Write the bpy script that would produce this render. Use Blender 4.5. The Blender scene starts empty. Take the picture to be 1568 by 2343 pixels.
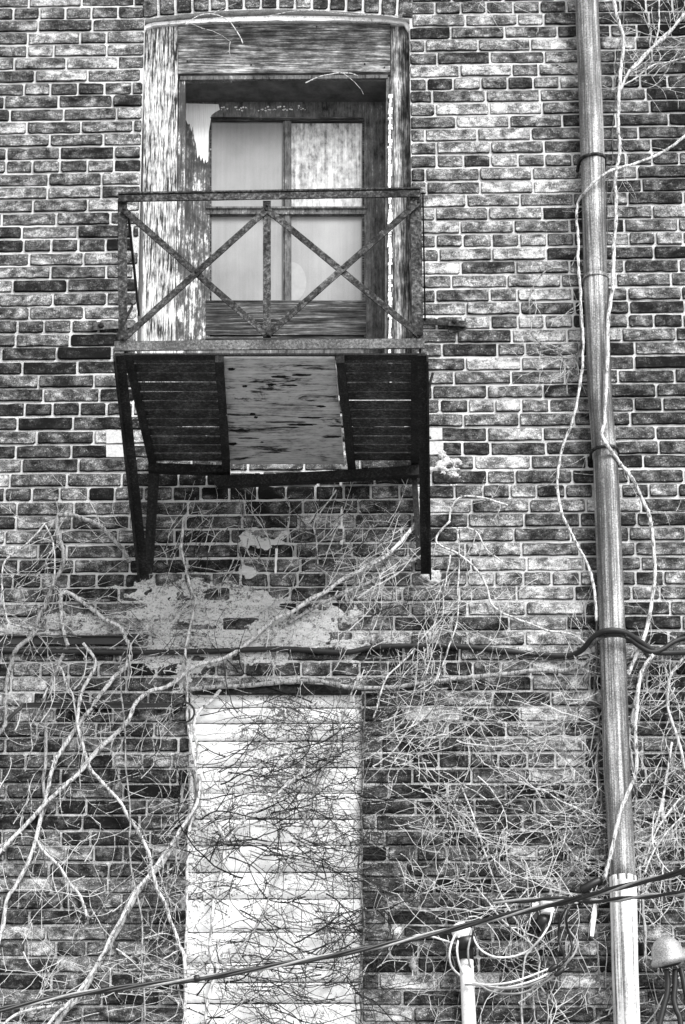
import bpy, math, random
from mathutils import Vector, noise as mnoise
R = math.radians
rnd = random.Random(7)
sc = bpy.context.scene

# ------------------------------------------------------------ camera, sky, sun, exposure
PITCH = R(24); KV = 17000.0
F = KV*math.tan(PITCH)                 # focal length in photo units (photo = 1568 x 2343 units)
D = F/0.6*math.cos(PITCH)/1000.0       # metres from camera to the wall
CZ = 1.6
cam_d = bpy.data.cameras.new('camera'); cam = bpy.data.objects.new('camera', cam_d)
sc.collection.objects.link(cam); sc.camera = cam
cam.location = (0, -D, CZ); cam.rotation_euler = (R(90)+PITCH, 0, 0)
cam_d.sensor_fit = 'HORIZONTAL'; cam_d.sensor_width = 36; cam_d.lens = 36*F/1568
cam_d.clip_start = 0.1; cam_d.clip_end = 2000
SUN_EL, SUN_AZ = 42, 32                # azimuth: degrees to the right of the wall's normal
world = bpy.data.worlds.new("World"); sc.world = world; world.use_nodes = True
wn = world.node_tree; wn.nodes.clear()
sky = wn.nodes.new('ShaderNodeTexSky'); sky.sky_type = 'NISHITA'; sky.sun_disc = False
sky.sun_elevation = R(SUN_EL); sky.sun_rotation = R(180-SUN_AZ)
bw = wn.nodes.new('ShaderNodeRGBToBW'); bg = wn.nodes.new('ShaderNodeBackground'); wo = wn.nodes.new('ShaderNodeOutputWorld')
wn.links.new(sky.outputs[0], bw.inputs[0]); wn.links.new(bw.outputs[0], bg.inputs[0]); wn.links.new(bg.outputs[0], wo.inputs[0])
bg.inputs[1].default_value = 0.12
sd = bpy.data.lights.new('sun', 'SUN'); sd.energy = 2.0; sd.angle = R(26); sd.color = (1, 1, 1)
sun = bpy.data.objects.new('sun', sd); sc.collection.objects.link(sun)
sv = Vector((math.sin(R(SUN_AZ))*math.cos(R(SUN_EL)), -math.cos(R(SUN_AZ))*math.cos(R(SUN_EL)), math.sin(R(SUN_EL))))
sun.rotation_euler = sv.to_track_quat('Z', 'Y').to_euler(); sun.location = (3, -8, 20)
sc.view_settings.view_transform = 'Standard'; sc.view_settings.look = 'None'
sc.view_settings.exposure = 1.3; sc.view_settings.gamma = 1

# ------------------------------------------------------------ photo units -> world
CP, SP = math.cos(PITCH), math.sin(PITCH)
def W(u, v, dep=0.0):
    """point that the photo shows at (u,v), lying dep metres in front of the wall face"""
    a = (u-784)/F; b = (1171.5-v)/F
    dx, dy, dz = a, CP-b*SP, SP+b*CP
    t = (D-dep)/dy
    return Vector((dx*t, -dep, CZ+dz*t))
def P2(x, z):
    """wall point -> photo units"""
    zc = D*CP+(z-CZ)*SP
    return 784+F*x/zc, 1171.5-F*(-D*SP+(z-CZ)*CP)/zc

# ------------------------------------------------------------ mesh helper
class MB:
    def __init__(s): s.v = []; s.f = []; s.c = []; s.cur = (0.5, 0.5, 0.5, 1); s.smooth = []
    def add(s, vs, fs, smooth=False):
        o = len(s.v); s.v += [tuple(p) for p in vs]; s.c += [s.cur]*len(vs)
        for f in fs: s.f.append([o+i for i in f]); s.smooth.append(smooth)
    def box(s, a, b):
        x0, y0, z0 = a; x1, y1, z1 = b
        s.add([(x0,y0,z0),(x1,y0,z0),(x1,y1,z0),(x0,y1,z0),(x0,y0,z1),(x1,y0,z1),(x1,y1,z1),(x0,y1,z1)],
              [(0,3,2,1),(4,5,6,7),(0,1,5,4),(1,2,6,5),(2,3,7,6),(3,0,4,7)])
    def bar(s, p, q, w, t, up=(0,-1,0), chips=0):
        """box beam p->q, w across, t along 'up'"""
        p, q = Vector(p), Vector(q); d = (q-p).normalized(); up = Vector(up)
        sd_ = d.cross(up).normalized(); u = sd_.cross(d).normalized(); n = 1 if not chips else max(2, int((q-p).length/chips))
        vs = []; fs = []
        for i in range(n+1):
            c = p.lerp(q, i/n); j = lambda: (rnd.uniform(-.06, .06)*min(w, t) if chips else 0)
            for a, b in ((-1,-1),(1,-1),(1,1),(-1,1)): vs.append(c+sd_*(a*w/2+j())+u*(b*t/2+j()))
        for i in range(n):
            for k in range(4): fs.append((i*4+k, i*4+(k+1)%4, i*4+4+(k+1)%4, i*4+4+k))
        fs += [(3,2,1,0), tuple(n*4+k for k in range(4))]
        s.add(vs, fs)
    def hexa(s, f4, b4):
        s.add(list(f4)+list(b4), [(0,1,2,3),(7,6,5,4),(0,4,5,1),(1,5,6,2),(2,6,7,3),(3,7,4,0)])
    def tube(s, pts, rad, n=6, cap=True, lump=0.0, ref=Vector((0.13,-1,0.07))):
        m = len(pts); vs = []; fs = []
        for i, p in enumerate(pts):
            d = (pts[min(i+1, m-1)]-pts[max(i-1, 0)])
            d = d.normalized() if d.length > 1e-9 else Vector((0,0,1))
            r = rad[i] if hasattr(rad, '__len__') else rad
            a = d.cross(ref); a = a.normalized() if a.length > 1e-4 else Vector((1,0,0)); b = a.cross(d)
            for k in range(n):
                th = 2*math.pi*k/n; rr = r*(1+(rnd.uniform(-lump, lump) if lump else 0))
                vs.append(p+a*(math.cos(th)*rr)+b*(math.sin(th)*rr))
        for i in range(m-1):
            for k in range(n): fs.append((i*n+k, i*n+(k+1)%n, i*n+n+(k+1)%n, i*n+n+k))
        if cap: fs += [tuple(range(n-1, -1, -1)), tuple((m-1)*n+k for k in range(n))]
        s.add(vs, fs, True)
    def lathe(s, base, prof, n=20, axis=Vector((0,0,1))):
        ax = axis.normalized(); a = ax.orthogonal().normalized(); b = ax.cross(a); vs = []; fs = []
        for h, r in prof:
            for k in range(n):
                th = 2*math.pi*k/n; vs.append(Vector(base)+ax*h+(a*math.cos(th)+b*math.sin(th))*r)
        for i in range(len(prof)-1):
            for k in range(n): fs.append((i*n+k, i*n+(k+1)%n, i*n+n+(k+1)%n, i*n+n+k))
        fs += [tuple(range(n-1, -1, -1)), tuple((len(prof)-1)*n+k for k in range(n))]
        s.add(vs, fs, True)
    def poly(s, pts, back):
        """solid from a polygon facing the camera: front pts, shifted back by 'back' m"""
        n = len(pts); s.add([Vector(p) for p in pts]+[Vector(p)+Vector((0, back, 0)) for p in pts],
            [tuple(range(n)), tuple(range(2*n-1, n-1, -1))]+[(i, i+n, (i+1)%n+n, (i+1)%n) for i in range(n)])
    def build(s, name, m, parent=None, origin=Vector((0,0,0))):
        me = bpy.data.meshes.new(name); o = Vector(origin)
        me.from_pydata([tuple(Vector(p)-o) for p in s.v], [], s.f)
        me.polygons.foreach_set('use_smooth', s.smooth)
        at = me.color_attributes.new('tone', 'FLOAT_COLOR', 'POINT')
        at.data.foreach_set('color', [x for c in s.c for x in c])
        me.materials.append(m); me.update()
        ob = bpy.data.objects.new(name, me); sc.collection.objects.link(ob)
        if parent is not None: ob.parent = parent
        else: ob.location = o
        return ob
def tag(o, label=None, cat=None, group=None, kind=None):
    for k, x in (('label', label), ('category', cat), ('group', group), ('kind', kind)):
        if x: o[k] = x
    return o
def empty(name, loc, label, cat, group=None):
    o = bpy.data.objects.new(name, None); sc.collection.objects.link(o); o.location = loc; o.empty_display_size = .1
    return tag(o, label, cat, group)
def smooth(pts, k=5):
    """Catmull-Rom"""
    out = []; n = len(pts)
    for i in range(n-1):
        p0, p1, p2, p3 = pts[max(i-1,0)], pts[i], pts[i+1], pts[min(i+2,n-1)]
        for j in range(k):
            t = j/k; out.append(0.5*((2*p1)+(p2-p0)*t+(2*p0-5*p1+4*p2-p3)*t*t+(3*p1-p0-3*p2+p3)*t**3))
    return out+[pts[-1]]

# ------------------------------------------------------------ materials
class Mat:
    def __init__(s, name, rough=.85):
        s.m = bpy.data.materials.new(name); s.m.use_nodes = True; s.t = s.m.node_tree; s.n = s.t.nodes
        s.b = s.n['Principled BSDF']; s.b.inputs['Roughness'].default_value = rough
        if rough > .7: s.b.inputs['Specular IOR Level'].default_value = .12
        s.tc = s.n.new('ShaderNodeTexCoord')
    def map(s, scale, rot=(0,0,0), loc=(0,0,0), src=None):
        mp = s.n.new('ShaderNodeMapping'); mp.inputs['Scale'].default_value = scale
        mp.inputs['Rotation'].default_value = rot; mp.inputs['Location'].default_value = loc
        s.t.links.new(src or s.tc.outputs['Object'], mp.inputs[0]); return mp.outputs[0]
    def noise(s, scale, vec=None, detail=4, rough=.6, dist=0):
        x = s.n.new('ShaderNodeTexNoise'); x.inputs['Scale'].default_value = scale; x.inputs['Detail'].default_value = detail
        x.inputs['Roughness'].default_value = rough; x.inputs['Distortion'].default_value = dist
        s.t.links.new(vec or s.tc.outputs['Object'], x.inputs['Vector']); return x.outputs[0]
    def voro(s, scale, vec=None, feat='F1'):
        x = s.n.new('ShaderNodeTexVoronoi'); x.feature = feat; x.inputs['Scale'].default_value = scale
        s.t.links.new(vec or s.tc.outputs['Object'], x.inputs['Vector']); return x.outputs['Distance']
    def math(s, op, a, b=0.0, c=None):
        x = s.n.new('ShaderNodeMath'); x.operation = op
        for i, q in enumerate((a, b, c)):
            if q is None: continue
            if isinstance(q, (int, float)): x.inputs[i].default_value = q
            else: s.t.links.new(q, x.inputs[i])
        return x.outputs[0]
    def ramp(s, fac, stops, interp='LINEAR'):
        x = s.n.new('ShaderNodeValToRGB'); e = x.color_ramp; e.interpolation = interp
        for i, (p, g) in enumerate(stops):
            el = e.elements[i] if i < 2 else e.elements.new(p)
            el.position = p; el.color = (g, g, g, 1)
        s.t.links.new(fac, x.inputs[0]); return x.outputs[0]
    def tone(s):
        a = s.n.new('ShaderNodeAttribute'); a.attribute_name = 'tone'
        q = s.n.new('ShaderNodeSeparateColor'); s.t.links.new(a.outputs['Color'], q.inputs[0]); return q.outputs
    def xyz(s, src=None):
        q = s.n.new('ShaderNodeSeparateXYZ'); s.t.links.new(src or s.tc.outputs['Object'], q.inputs[0]); return q.outputs
    def col(s, c): s.t.links.new(c, s.b.inputs['Base Color']); return s
    def bump(s, h, st=.5, dist=.003):
        x = s.n.new('ShaderNodeBump'); x.inputs['Strength'].default_value = st; x.inputs['Distance'].default_value = dist
        s.t.links.new(h, x.inputs['Height']); s.t.links.new(x.outputs[0], s.b.inputs['Normal']); return s
    def set(s, **k):
        for a, b in k.items(): s.b.inputs[a.replace('_', ' ')].default_value = b
        return s

def mix_sum(M, terms, base=0.0):
    """base + sum w*(x-0.5)"""
    acc = base
    for w, x in terms:
        t = M.math('MULTIPLY', M.math('SUBTRACT', x, .5), w)
        acc = M.math('ADD', t, acc)
    return acc

def brick_mat():
    M = Mat('weathered_brick', .9); t = M.tone()
    off = M.n.new('ShaderNodeCombineXYZ'); M.t.links.new(M.math('MULTIPLY', t[1], 40.0), off.inputs[0]); M.t.links.new(M.math('MULTIPLY', t[1], 23.0), off.inputs[2])
    ad = M.n.new('ShaderNodeVectorMath'); M.t.links.new(M.tc.outputs['Object'], ad.inputs[0]); M.t.links.new(off.outputs[0], ad.inputs[1])
    src = ad.outputs[0]
    n1 = M.noise(12, M.map((1,1,1.35), src=src), 6, .66, .3)
    n2 = M.noise(45, M.map((.85,1,1.2), src=src), 4, .75)
    n3 = M.noise(260, None, 2, .8)
    n4 = M.noise(90, M.map((.25,1,1.5), src=src), 3, .6)
    v = mix_sum(M, ((1.5, n1), (.9, n2), (1.0, n3), (.3, n4)), M.math('SUBTRACT', t[0], .01))
    sp = M.math('LESS_THAN', M.voro(75, M.map((1,1,1), src=src)), .17)
    v = M.math('ADD', v, M.math('MULTIPLY', sp, .22))
    v = M.math('SUBTRACT', v, M.math('MULTIPLY', t[2], .55))  # painted shade: darkens brick sides and rims
    M.col(M.ramp(v, ((.0,.006),(.2,.016),(.38,.06),(.54,.145),(.70,.34),(.95,.75))))
    M.bump(M.math('ADD', M.math('MULTIPLY', n3, .5), n2), .6, .004); return M.m
def mortar_mat():
    M = Mat('lime_mortar', .95)
    a = M.noise(220, None, 3, .8); b = M.noise(2.2, None, 4, .6); c = M.noise(30, None, 4, .7)
    z = M.xyz()[2]
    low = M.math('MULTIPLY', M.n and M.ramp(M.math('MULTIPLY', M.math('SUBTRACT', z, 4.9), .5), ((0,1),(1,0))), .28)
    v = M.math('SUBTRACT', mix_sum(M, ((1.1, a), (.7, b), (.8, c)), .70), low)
    M.col(M.ramp(v, ((.05,.02),(.28,.11),(.46,.34),(.70,.76)))); M.bump(M.math('ADD', a, c), 1, .006); return M.m
def stucco_mat(name='rough_stucco', base=.61):
    M = Mat(name, .95)
    a = M.noise(150, None, 3, .8); b = M.noise(9, M.map((.8,1,1.3)), 6, .75, .6); c = M.noise(60, M.map((.6,1,1.3)), 5, .8, .3)
    v = mix_sum(M, ((1.5, a), (.9, b), (1.7, c)), base)
    M.col(M.ramp(v, ((.12,.02),(.32,.08),(.46,.42),(.62,.88)))); M.bump(M.math('ADD', c, b), 1, .02); return M.m
def paint_panel_mat():
    M = Mat('mildewed_white_paint', .8)
    a = M.noise(140, None, 3, .75); b = M.noise(2.6, M.map((1,1,1.5)), 5, .65); c = M.noise(34, None, 5, .8)
    t = M.tone()
    w = M.ramp(M.noise(7, M.map((1,1,1.8)), 6, .75), ((.3,.72),(.5,.9)))
    sp = M.math('MULTIPLY', M.math('GREATER_THAN', mix_sum(M, ((1.1, a), (.9, b), (.9, c)), .5), .615), .8)
    cc = M.math('MULTIPLY', w, M.math('SUBTRACT', 1.0, sp))
    M.col(M.ramp(cc, ((0,.0),(1,1)))); M.bump(M.math('ADD', b, M.math('MULTIPLY', c, .3)), .7, .02); return M.m
def wood(name, vertical, stops, base=.5, grain=1.0, wear=1.0, gz=None, bumpd=.006, rough=.85, fine=1.0, stain=False, gx=None):
    M = Mat(name, rough)
    g = (26*fine,26*fine,1.1*fine) if vertical else (1.1*fine,26*fine,26*fine)
    g2 = (120,120,5) if vertical else (5,120,120)
    a = M.noise(3.0, M.map(g), 5, .65, .8); b = M.noise(1.6, M.map(g2), 3, .7, .3); c = M.noise(9, None, 4, .6); d = M.noise(70, M.map((1,1,.35) if vertical else (.35,1,1)), 4, .8)
    v = mix_sum(M, ((1.3*grain, a), (1.3*grain, b), (.8*wear, c), (.8*wear, d)), base)
    if gz:
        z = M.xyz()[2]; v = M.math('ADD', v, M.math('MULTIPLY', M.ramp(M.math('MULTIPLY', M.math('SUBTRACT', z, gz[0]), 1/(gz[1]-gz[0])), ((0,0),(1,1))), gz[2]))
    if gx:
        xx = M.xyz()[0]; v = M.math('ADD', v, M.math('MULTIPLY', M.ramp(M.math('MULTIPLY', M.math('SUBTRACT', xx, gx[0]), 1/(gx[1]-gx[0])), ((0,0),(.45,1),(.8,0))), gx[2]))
    if stain:
        st = M.noise(2.4, M.map((.9,3.6,1)), 7, .7, 1.9); v = M.math('SUBTRACT', v, M.math('MULTIPLY', M.ramp(st, ((.54,0),(.66,1))), .5))
    M.col(M.ramp(v, stops)); M.bump(M.math('ADD', a, b), .9, bumpd); return M.m
def metal_rust(name, stops, base=.5, sc1=90, metallic=.0, rough=.75, streak=0, spk=1.5):
    M = Mat(name, rough)
    a = M.noise(sc1, None, 4, .8); b = M.noise(9, M.map((1,1,.6)), 4, .6); v = [(spk, a), (.6, b)]
    if streak: v.append((streak, M.noise(3, M.map((22,22,.4)), 4, .6))); v.append((streak*.6, M.noise(3, M.map((80,80,1.2)), 2, .6)))
    M.col(M.ramp(mix_sum(M, v, base), stops)); M.bump(a, .5, .003); M.set(Metallic=metallic); return M.m
def bark(name, lo, hi):
    M = Mat(name, .85); a = M.noise(70, M.map((1.5,1.5,.4)), 4, .8); b = M.noise(300, None, 2, .7)
    M.col(M.ramp(mix_sum(M, ((2.2, a), (.9, b), (.7, M.tone()[0])), .55), ((.2,lo),(.42,(lo+hi)*.4),(.62,hi),(.8,min(.95,hi*1.15))))); M.bump(a, .8, .004); return M.m
def plain(name, g, rough=.6, var=.25, sc1=40, **k):
    M = Mat(name, rough); a = M.noise(sc1, None, 4, .7)
    M.col(M.ramp(a, ((.3,g*(1-var)),(.7,min(1,g*(1+var)))))); M.set(**k); return M.m

m_brick = brick_mat(); m_mortar = mortar_mat(); m_stucco = stucco_mat(); m_stucco_white = stucco_mat('white_plaster', .8); m_panel = paint_panel_mat()
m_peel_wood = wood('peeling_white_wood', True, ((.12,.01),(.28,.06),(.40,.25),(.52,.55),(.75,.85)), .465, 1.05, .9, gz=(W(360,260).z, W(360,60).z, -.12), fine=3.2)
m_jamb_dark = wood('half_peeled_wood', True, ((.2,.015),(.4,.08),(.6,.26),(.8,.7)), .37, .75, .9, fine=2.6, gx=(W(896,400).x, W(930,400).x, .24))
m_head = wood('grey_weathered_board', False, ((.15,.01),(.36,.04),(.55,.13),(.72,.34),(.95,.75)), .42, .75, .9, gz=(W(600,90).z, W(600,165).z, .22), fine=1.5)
m_kick = wood('dark_weathered_board', False, ((.15,.008),(.42,.05),(.62,.13),(.9,.4)), .44, .9, .5)
m_door = wood('grey_flaking_paint', True, ((.2,.02),(.4,.09),(.62,.17),(.74,.45),(.95,.7)), .46, .35, 1.1, bumpd=.002)
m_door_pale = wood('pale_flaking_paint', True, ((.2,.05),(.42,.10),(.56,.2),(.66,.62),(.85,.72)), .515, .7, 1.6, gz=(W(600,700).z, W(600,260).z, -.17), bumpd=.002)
m_bare = wood('bare_splintered_wood', True, ((.2,.3),(.45,.75),(.7,.9)), .7, .5, .4, bumpd=.003)
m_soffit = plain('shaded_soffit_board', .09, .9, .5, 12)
m_ply = wood('stained_plywood', False, ((.12,.008),(.3,.04),(.44,.2),(.6,.42),(.9,.6)), .63, .55, 1.0, stain=True, bumpd=.001)
m_rail = metal_rust('pitted_rusty_steel', ((.2,.008),(.42,.035),(.58,.10),(.8,.26)), .405, 75)
m_iron = metal_rust('black_rusted_iron', ((.2,.006),(.5,.02),(.8,.07)), .45, 120)
m_iron_pale = metal_rust('pale_rusted_steel', ((.2,.03),(.45,.08),(.65,.18),(.9,.36)), .48, 100)
m_pipe = metal_rust('streaked_downspout_metal', ((.1,.03),(.36,.10),(.52,.22),(.68,.5),(.9,.8)), .45, 190, .3, .6, 1.05, 1.0)
m_pipe_pale = metal_rust('whitened_downspout_metal', ((.12,.08),(.34,.3),(.5,.62),(.8,.92)), .53, 120, .2, .45, 1.8, .8)
m_bark = bark('pale_vine_bark', .03, .66); m_bark_grey = bark('grey_vine_bark', .02, .36); m_bark_dark = bark('dark_vine_bark', .012, .2)
m_twig = bark('pale_twig', .05, .66); m_twig_dark = bark('brown_twig', .006, .05)  # dark twigs over the white doorway; their colour includes some shade
m_rubber = plain('black_cable_jacket', .010, .45, .4, 60); m_white_wire = plain('white_wire_jacket', .75, .5, .3, 60); m_grey_wire = plain('grey_wire_jacket', .3, .45, .3, 60)
m_conduit = plain('dark_painted_conduit', .012, .6, .5, 25); m_pvc = metal_rust('scuffed_white_pipe', ((.1,.15),(.35,.6),(.6,.85)), .6, 70)
m_dome = metal_rust('cast_grey_metal', ((.2,.1),(.5,.3),(.8,.6)), .52, 200, .3, .45)
m_white = plain('white_porcelain', .85, .3, .08, 30); m_block = plain('pale_smooth_block', .5, .9, .25, 120); m_caulk = metal_rust('flaking_caulk', ((.2,.1),(.4,.5),(.6,.9)), .6, 60)
def glass_mat(name, lo, hi, streak):
    M = Mat(name, .35); a = M.noise(3.0, M.map((1,1,.7)), 4, .55); b = M.noise(2.2, M.map((34,34,1.0)), 3, .6); c = M.noise(420, None, 1, .5)
    v = mix_sum(M, ((1.0, a), (streak, b), (.28, c)), .5)
    if streak > .6: v = M.math('ADD', v, M.math('MULTIPLY', M.math('SUBTRACT', M.noise(60, M.map((1,1,.55)), 2, .6), .5), .9))
    M.col(M.ramp(v, ((.15,lo),(.85,hi)))); M.set(Coat_Weight=.35, Coat_Roughness=.06); return M.m
m_glass = glass_mat('dusty_glass', .11, .40, .2); m_glass_curtain = glass_mat('dusty_glass_with_curtain', .06, .8, .9)

# ------------------------------------------------------------ ground
g = MB(); g.box((-300,-300,-.3), (300,300,0)); gm = Mat('alley_ground', .95)
gm.col(gm.ramp(gm.noise(.8, None, 6, .7), ((.3,.22),(.7,.4))))
tag(g.build('ground', gm.m), kind='structure')

# ------------------------------------------------------------ building
bld = empty('brick_building', (0,0,0), 'old weathered brick building wall with arched upper doorway and blocked white doorway below', 'building')
XL, XR = W(321,400).x, W(941,400).x                    # door opening
ZT, ZB = W(633,20).z, W(633,905).z                    # opening top / bottom
PXL, PXR = W(430,1960).x, W(828,1960).x; PZT = W(600,1577).z
ZLO, ZHI, XLO, XHI = 0.0, W(0,0).z+1.2, -3.2, 3.2
A0, A1 = FITN = (-0.0599496, 0)                        # row pitch; offset set below
ROWZ = 0.0599496; Z_REF = W(100,1414.5).z
def arch(x):   # lower edge of the brick arch
    t = (x-(XL+XR)/2)/((XR-XL)/2); return W(633,21).z-(W(633,21).z-W(325,44).z)*t*t
mb = MB(); TH = .12
def mort(x0,x1,z0,z1):
    mb.box((x0,0,z0),(x1,TH,z1))
mort(XLO,PXL,ZLO,PZT); mort(PXR,XHI,ZLO,PZT); mort(XLO,XHI,PZT,ZB); mort(XLO,XL,ZB,ZT); mort(XR,XHI,ZB,ZT); mort(XLO,XHI,ZT,ZHI)
# spandrels under the arch crown
N = 24
for i in range(N):
    x0 = XL+(XR-XL)*i/N; x1 = XL+(XR-XL)*(i+1)/N
    a0, a1 = min(arch(x0), ZT), min(arch(x1), ZT)
    mb.hexa([(x0,0,a0),(x1,0,a1),(x1,0,ZT),(x0,0,ZT)], [(x0,TH,a0),(x1,TH,a1),(x1,TH,ZT),(x0,TH,ZT)])
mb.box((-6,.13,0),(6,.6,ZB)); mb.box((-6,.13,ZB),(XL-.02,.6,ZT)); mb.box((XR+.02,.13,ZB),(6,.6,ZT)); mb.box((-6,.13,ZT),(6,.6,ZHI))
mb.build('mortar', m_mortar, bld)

BLOBS = [(1100,430,200,420,.2),(1180,900,160,250,.06),(1200,620,90,250,.06),(150,930,200,220,-.10),(150,120,220,110,.05),(650,1130,300,60,-.1),(1180,1260,230,90,.16),(880,1310,160,50,.2),  # includes the balcony's shadow, painted dark on the bricks below its floor
 (210,1800,260,160,-.13),(60,1570,90,70,.42),(1290,1640,75,230,.3),(1000,1750,150,200,-.12),(1050,2150,250,200,-.14),(120,1450,200,35,.3),(90,2180,110,40,.25),(60,2010,80,40,.22),
 (1500,300,90,250,-.12),(1510,490,60,12,.5),(1490,650,110,10,.4),(1440,757,45,10,.45),(260,1225,60,14,.5),(1500,1900,120,400,-.15),(1240,1456,60,14,.5),(1210,1370,110,60,.18),(900,2000,50,300,.06),
 (700,1070,330,12,.1),(60,375,110,60,.1),(1300,440,60,12,.45),(240,520,60,20,-.2),(330,2000,120,400,-.06),(1110,300,80,40,.15)]  # first entry paints the lit strip of bricks behind the balcony floor
def field(x, z):
    u, v = P2(x, z); s = 0
    for a, b, ra, rb, k in BLOBS:
        q = ((u-a)/ra)**2+((v-b)/rb)**2
        if q < 9: s += k*math.exp(-q*1.1)
    return s
def brick(mbk, cx, cz, w, h, ang=0.0, base=None, dep=.006, smoothy=False):
    """one worn brick; its outline is jittered and its corners are rounded"""
    hw, hh = w/2, h/2; pts = []
    n = max(2, int(w/.03)); m = max(2, int(h/.022)); jt = .0017
    cr = [rnd.choice((.0015,.003,.004,.007)) for _ in range(4)]
    sides = [((-hw,-hh),(hw,-hh),n),((hw,-hh),(hw,hh),m),((hw,hh),(-hw,hh),n),((-hw,hh),(-hw,-hh),m)]
    for si, (a, b, k) in enumerate(sides):
        L = math.hypot(b[0]-a[0], b[1]-a[1]); c0 = cr[si]/L; c1 = 1-cr[(si+1)%4]/L
        if c1-c0 < .1: c0, c1 = .3, .7
        for i in range(k+1):
            t = c0+(c1-c0)*i/k
            if i in (0, k): jx = jz = 0
            else: jx, jz = rnd.uniform(-jt, jt), rnd.uniform(-jt, jt)
            if rnd.random() < .03: t_ = .90
            else: t_ = 1
            pts.append(((a[0]+(b[0]-a[0])*t+jx)*(1 if si%2 == 0 else t_ if w > .3 else 1), (a[1]+(b[1]-a[1])*t+jz)*(t_ if si%2 == 0 else 1)))
    ca, sa = math.cos(ang), math.sin(ang); tx, tz = rnd.uniform(-.0015,.0015), rnd.uniform(-.0015,.0015)
    d0 = dep+rnd.uniform(-.002,.003)
    def ring(ins, y, tilt=True):
        out = []
        for x, z in pts:
            kx, kz = 1-ins/hw, 1-ins/hh; X, Z = x*kx, z*kz
            yy = y-(X/hw*tx+Z/hh*tz if tilt else 0)
            out.append((cx+X*ca-Z*sa, yy, cz+X*sa+Z*ca))
        return out
    rings = [ring(0,.004,False), ring(0,-d0*.55), ring(.0018,-d0), ring(.005,-d0-.0006)]
    k = len(pts)
    if base is None:
        r = rnd.random(); base = rnd.gauss(.40,.085)
        if r < .10: base -= .16
        elif r > .90: base += .2
    base = min(.68, base+field(cx, cz))
    seed = rnd.random()
    tones = ((base-.25, seed, 1.0, 1), (base-.05, seed, .55, 1), (base, seed, .1, 1), (base, seed, 0, 1))  # sides and rims toned darker to paint shadow outlines round each brick
    for rg, tn in zip(rings, tones): mbk.v += rg; mbk.c += [tn]*k
    o = len(mbk.v)-4*k
    for q in range(3):
        for i in range(k):
            mbk.f.append([o+q*k+i, o+q*k+(i+1)%k, o+(q+1)*k+(i+1)%k, o+(q+1)*k+i]); mbk.smooth.append(q > 0)
    mbk.f.append([o+3*k+i for i in range(k)]); mbk.smooth.append(False)

bk = MB(); CO = .2155; J = .0088
XE0, XE1 = W(-420,1171).x, W(1990,1171).x
def slope(z):
    v = P2(0, z)[1]; return .0155*max(0, min(1, (1850-v)/1500))
nrow0 = -int((Z_REF-W(0,2620).z)/ROWZ); nrow1 = int((W(0,-260).z-Z_REF)/ROWZ)
# header course: v 1313-1347 is the row whose bottom line is 1347 -> index +2 above Z_REF
for r in range(nrow0, nrow1+1):
    z0 = Z_REF+r*ROWZ+.000
    header = (r-2) % 6 == 0
    mod = CO/2 if header else CO
    x = XE0-rnd.random()*.01-(0 if header else (mod/2 if r % 2 else 0))-.03*math.sin(r*1.7)
    rowj = rnd.uniform(-.0012,.0012)
    while x < XE1:
        w = mod+rnd.gauss(0,.003)
        if not header and rnd.random() < .045: w = mod/2
        xa, xb = x+J/2, x+w-J/2; x += w
        zc = z0+ROWZ/2+slope(z0)*((xa+xb)/2-W(100,1171).x)+rowj+rnd.uniform(-.0008,.0008)
        segs = [(xa, xb)]
        def cut(segs, a, b):
            out = []
            for p, q in segs:
                if q <= a or p >= b: out.append((p, q)); continue
                if p < a: out.append((p, a))
                if q > b: out.append((b, q))
            return out
        if zc+.005 > ZB and zc < ZT+.16: segs = cut(segs, XL-.001, XR+.002)
        if zc-.012 < PZT: segs = cut(segs, PXL-.004, PXR+.004)
        u_, v_ = P2((xa+xb)/2, zc)
        for p, q in segs:
            if q-p < .016: continue
            if False: continue
            h = ROWZ-J+rnd.uniform(-.002,.0012)
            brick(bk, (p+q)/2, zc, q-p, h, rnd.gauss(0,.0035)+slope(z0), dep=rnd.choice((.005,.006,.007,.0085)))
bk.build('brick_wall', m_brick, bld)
# rowlock arch over the door
ab = MB(); nA = 16
for i in range(nA):
    t = (i+.5)/nA; x = XL-.012+(XR-XL+.03)*t; a = (t-.5)*-.10; z = arch(min(max(x,XL),XR))
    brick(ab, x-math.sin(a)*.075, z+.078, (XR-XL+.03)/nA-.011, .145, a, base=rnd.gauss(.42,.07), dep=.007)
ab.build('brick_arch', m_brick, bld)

# patches of stucco and pale blocks: traced outlines with ragged edges
def patch(name, uv, m, thick=.011, parent=bld, jag=2.5, step=9, rough=.004, lumps=.0):
    pts = []
    n = len(uv)
    for i in range(n):
        a, b = uv[i], uv[(i+1)%n]; L = math.hypot(b[0]-a[0], b[1]-a[1]); k = max(1, int(L/step))
        for j in range(k):
            t = j/k; pts.append((a[0]+(b[0]-a[0])*t+rnd.uniform(-jag,jag), a[1]+(b[1]-a[1])*t+rnd.uniform(-jag,jag)))
    m_ = MB(); cu = sum(p[0] for p in pts)/len(pts); cv = sum(p[1] for p in pts)/len(pts)
    m_.poly([W(p[0], p[1], thick+rnd.uniform(-.001,.001)) for p in reversed(pts)], thick+.004)
    return m_.build(name, m, parent)
big = [(300,1292),(322,1322),(345,1322),(380,1312),(425,1306),(470,1300),(520,1305),(560,1320),(600,1345),(640,1362),(700,1368),(760,1372),(815,1376),(845,1392),(835,1425),(790,1437),(850,1462),(868,1490),
       (820,1508),(760,1520),(700,1523),(640,1528),(560,1532),(500,1540),(440,1562),(425,1585),(385,1565),(350,1560),(330,1545),(300,1532),(285,1500),(318,1478),(300,1455),(285,1430),(278,1410),(300,1395),(262,1365),(250,1352),(285,1340),(296,1320)]
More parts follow.
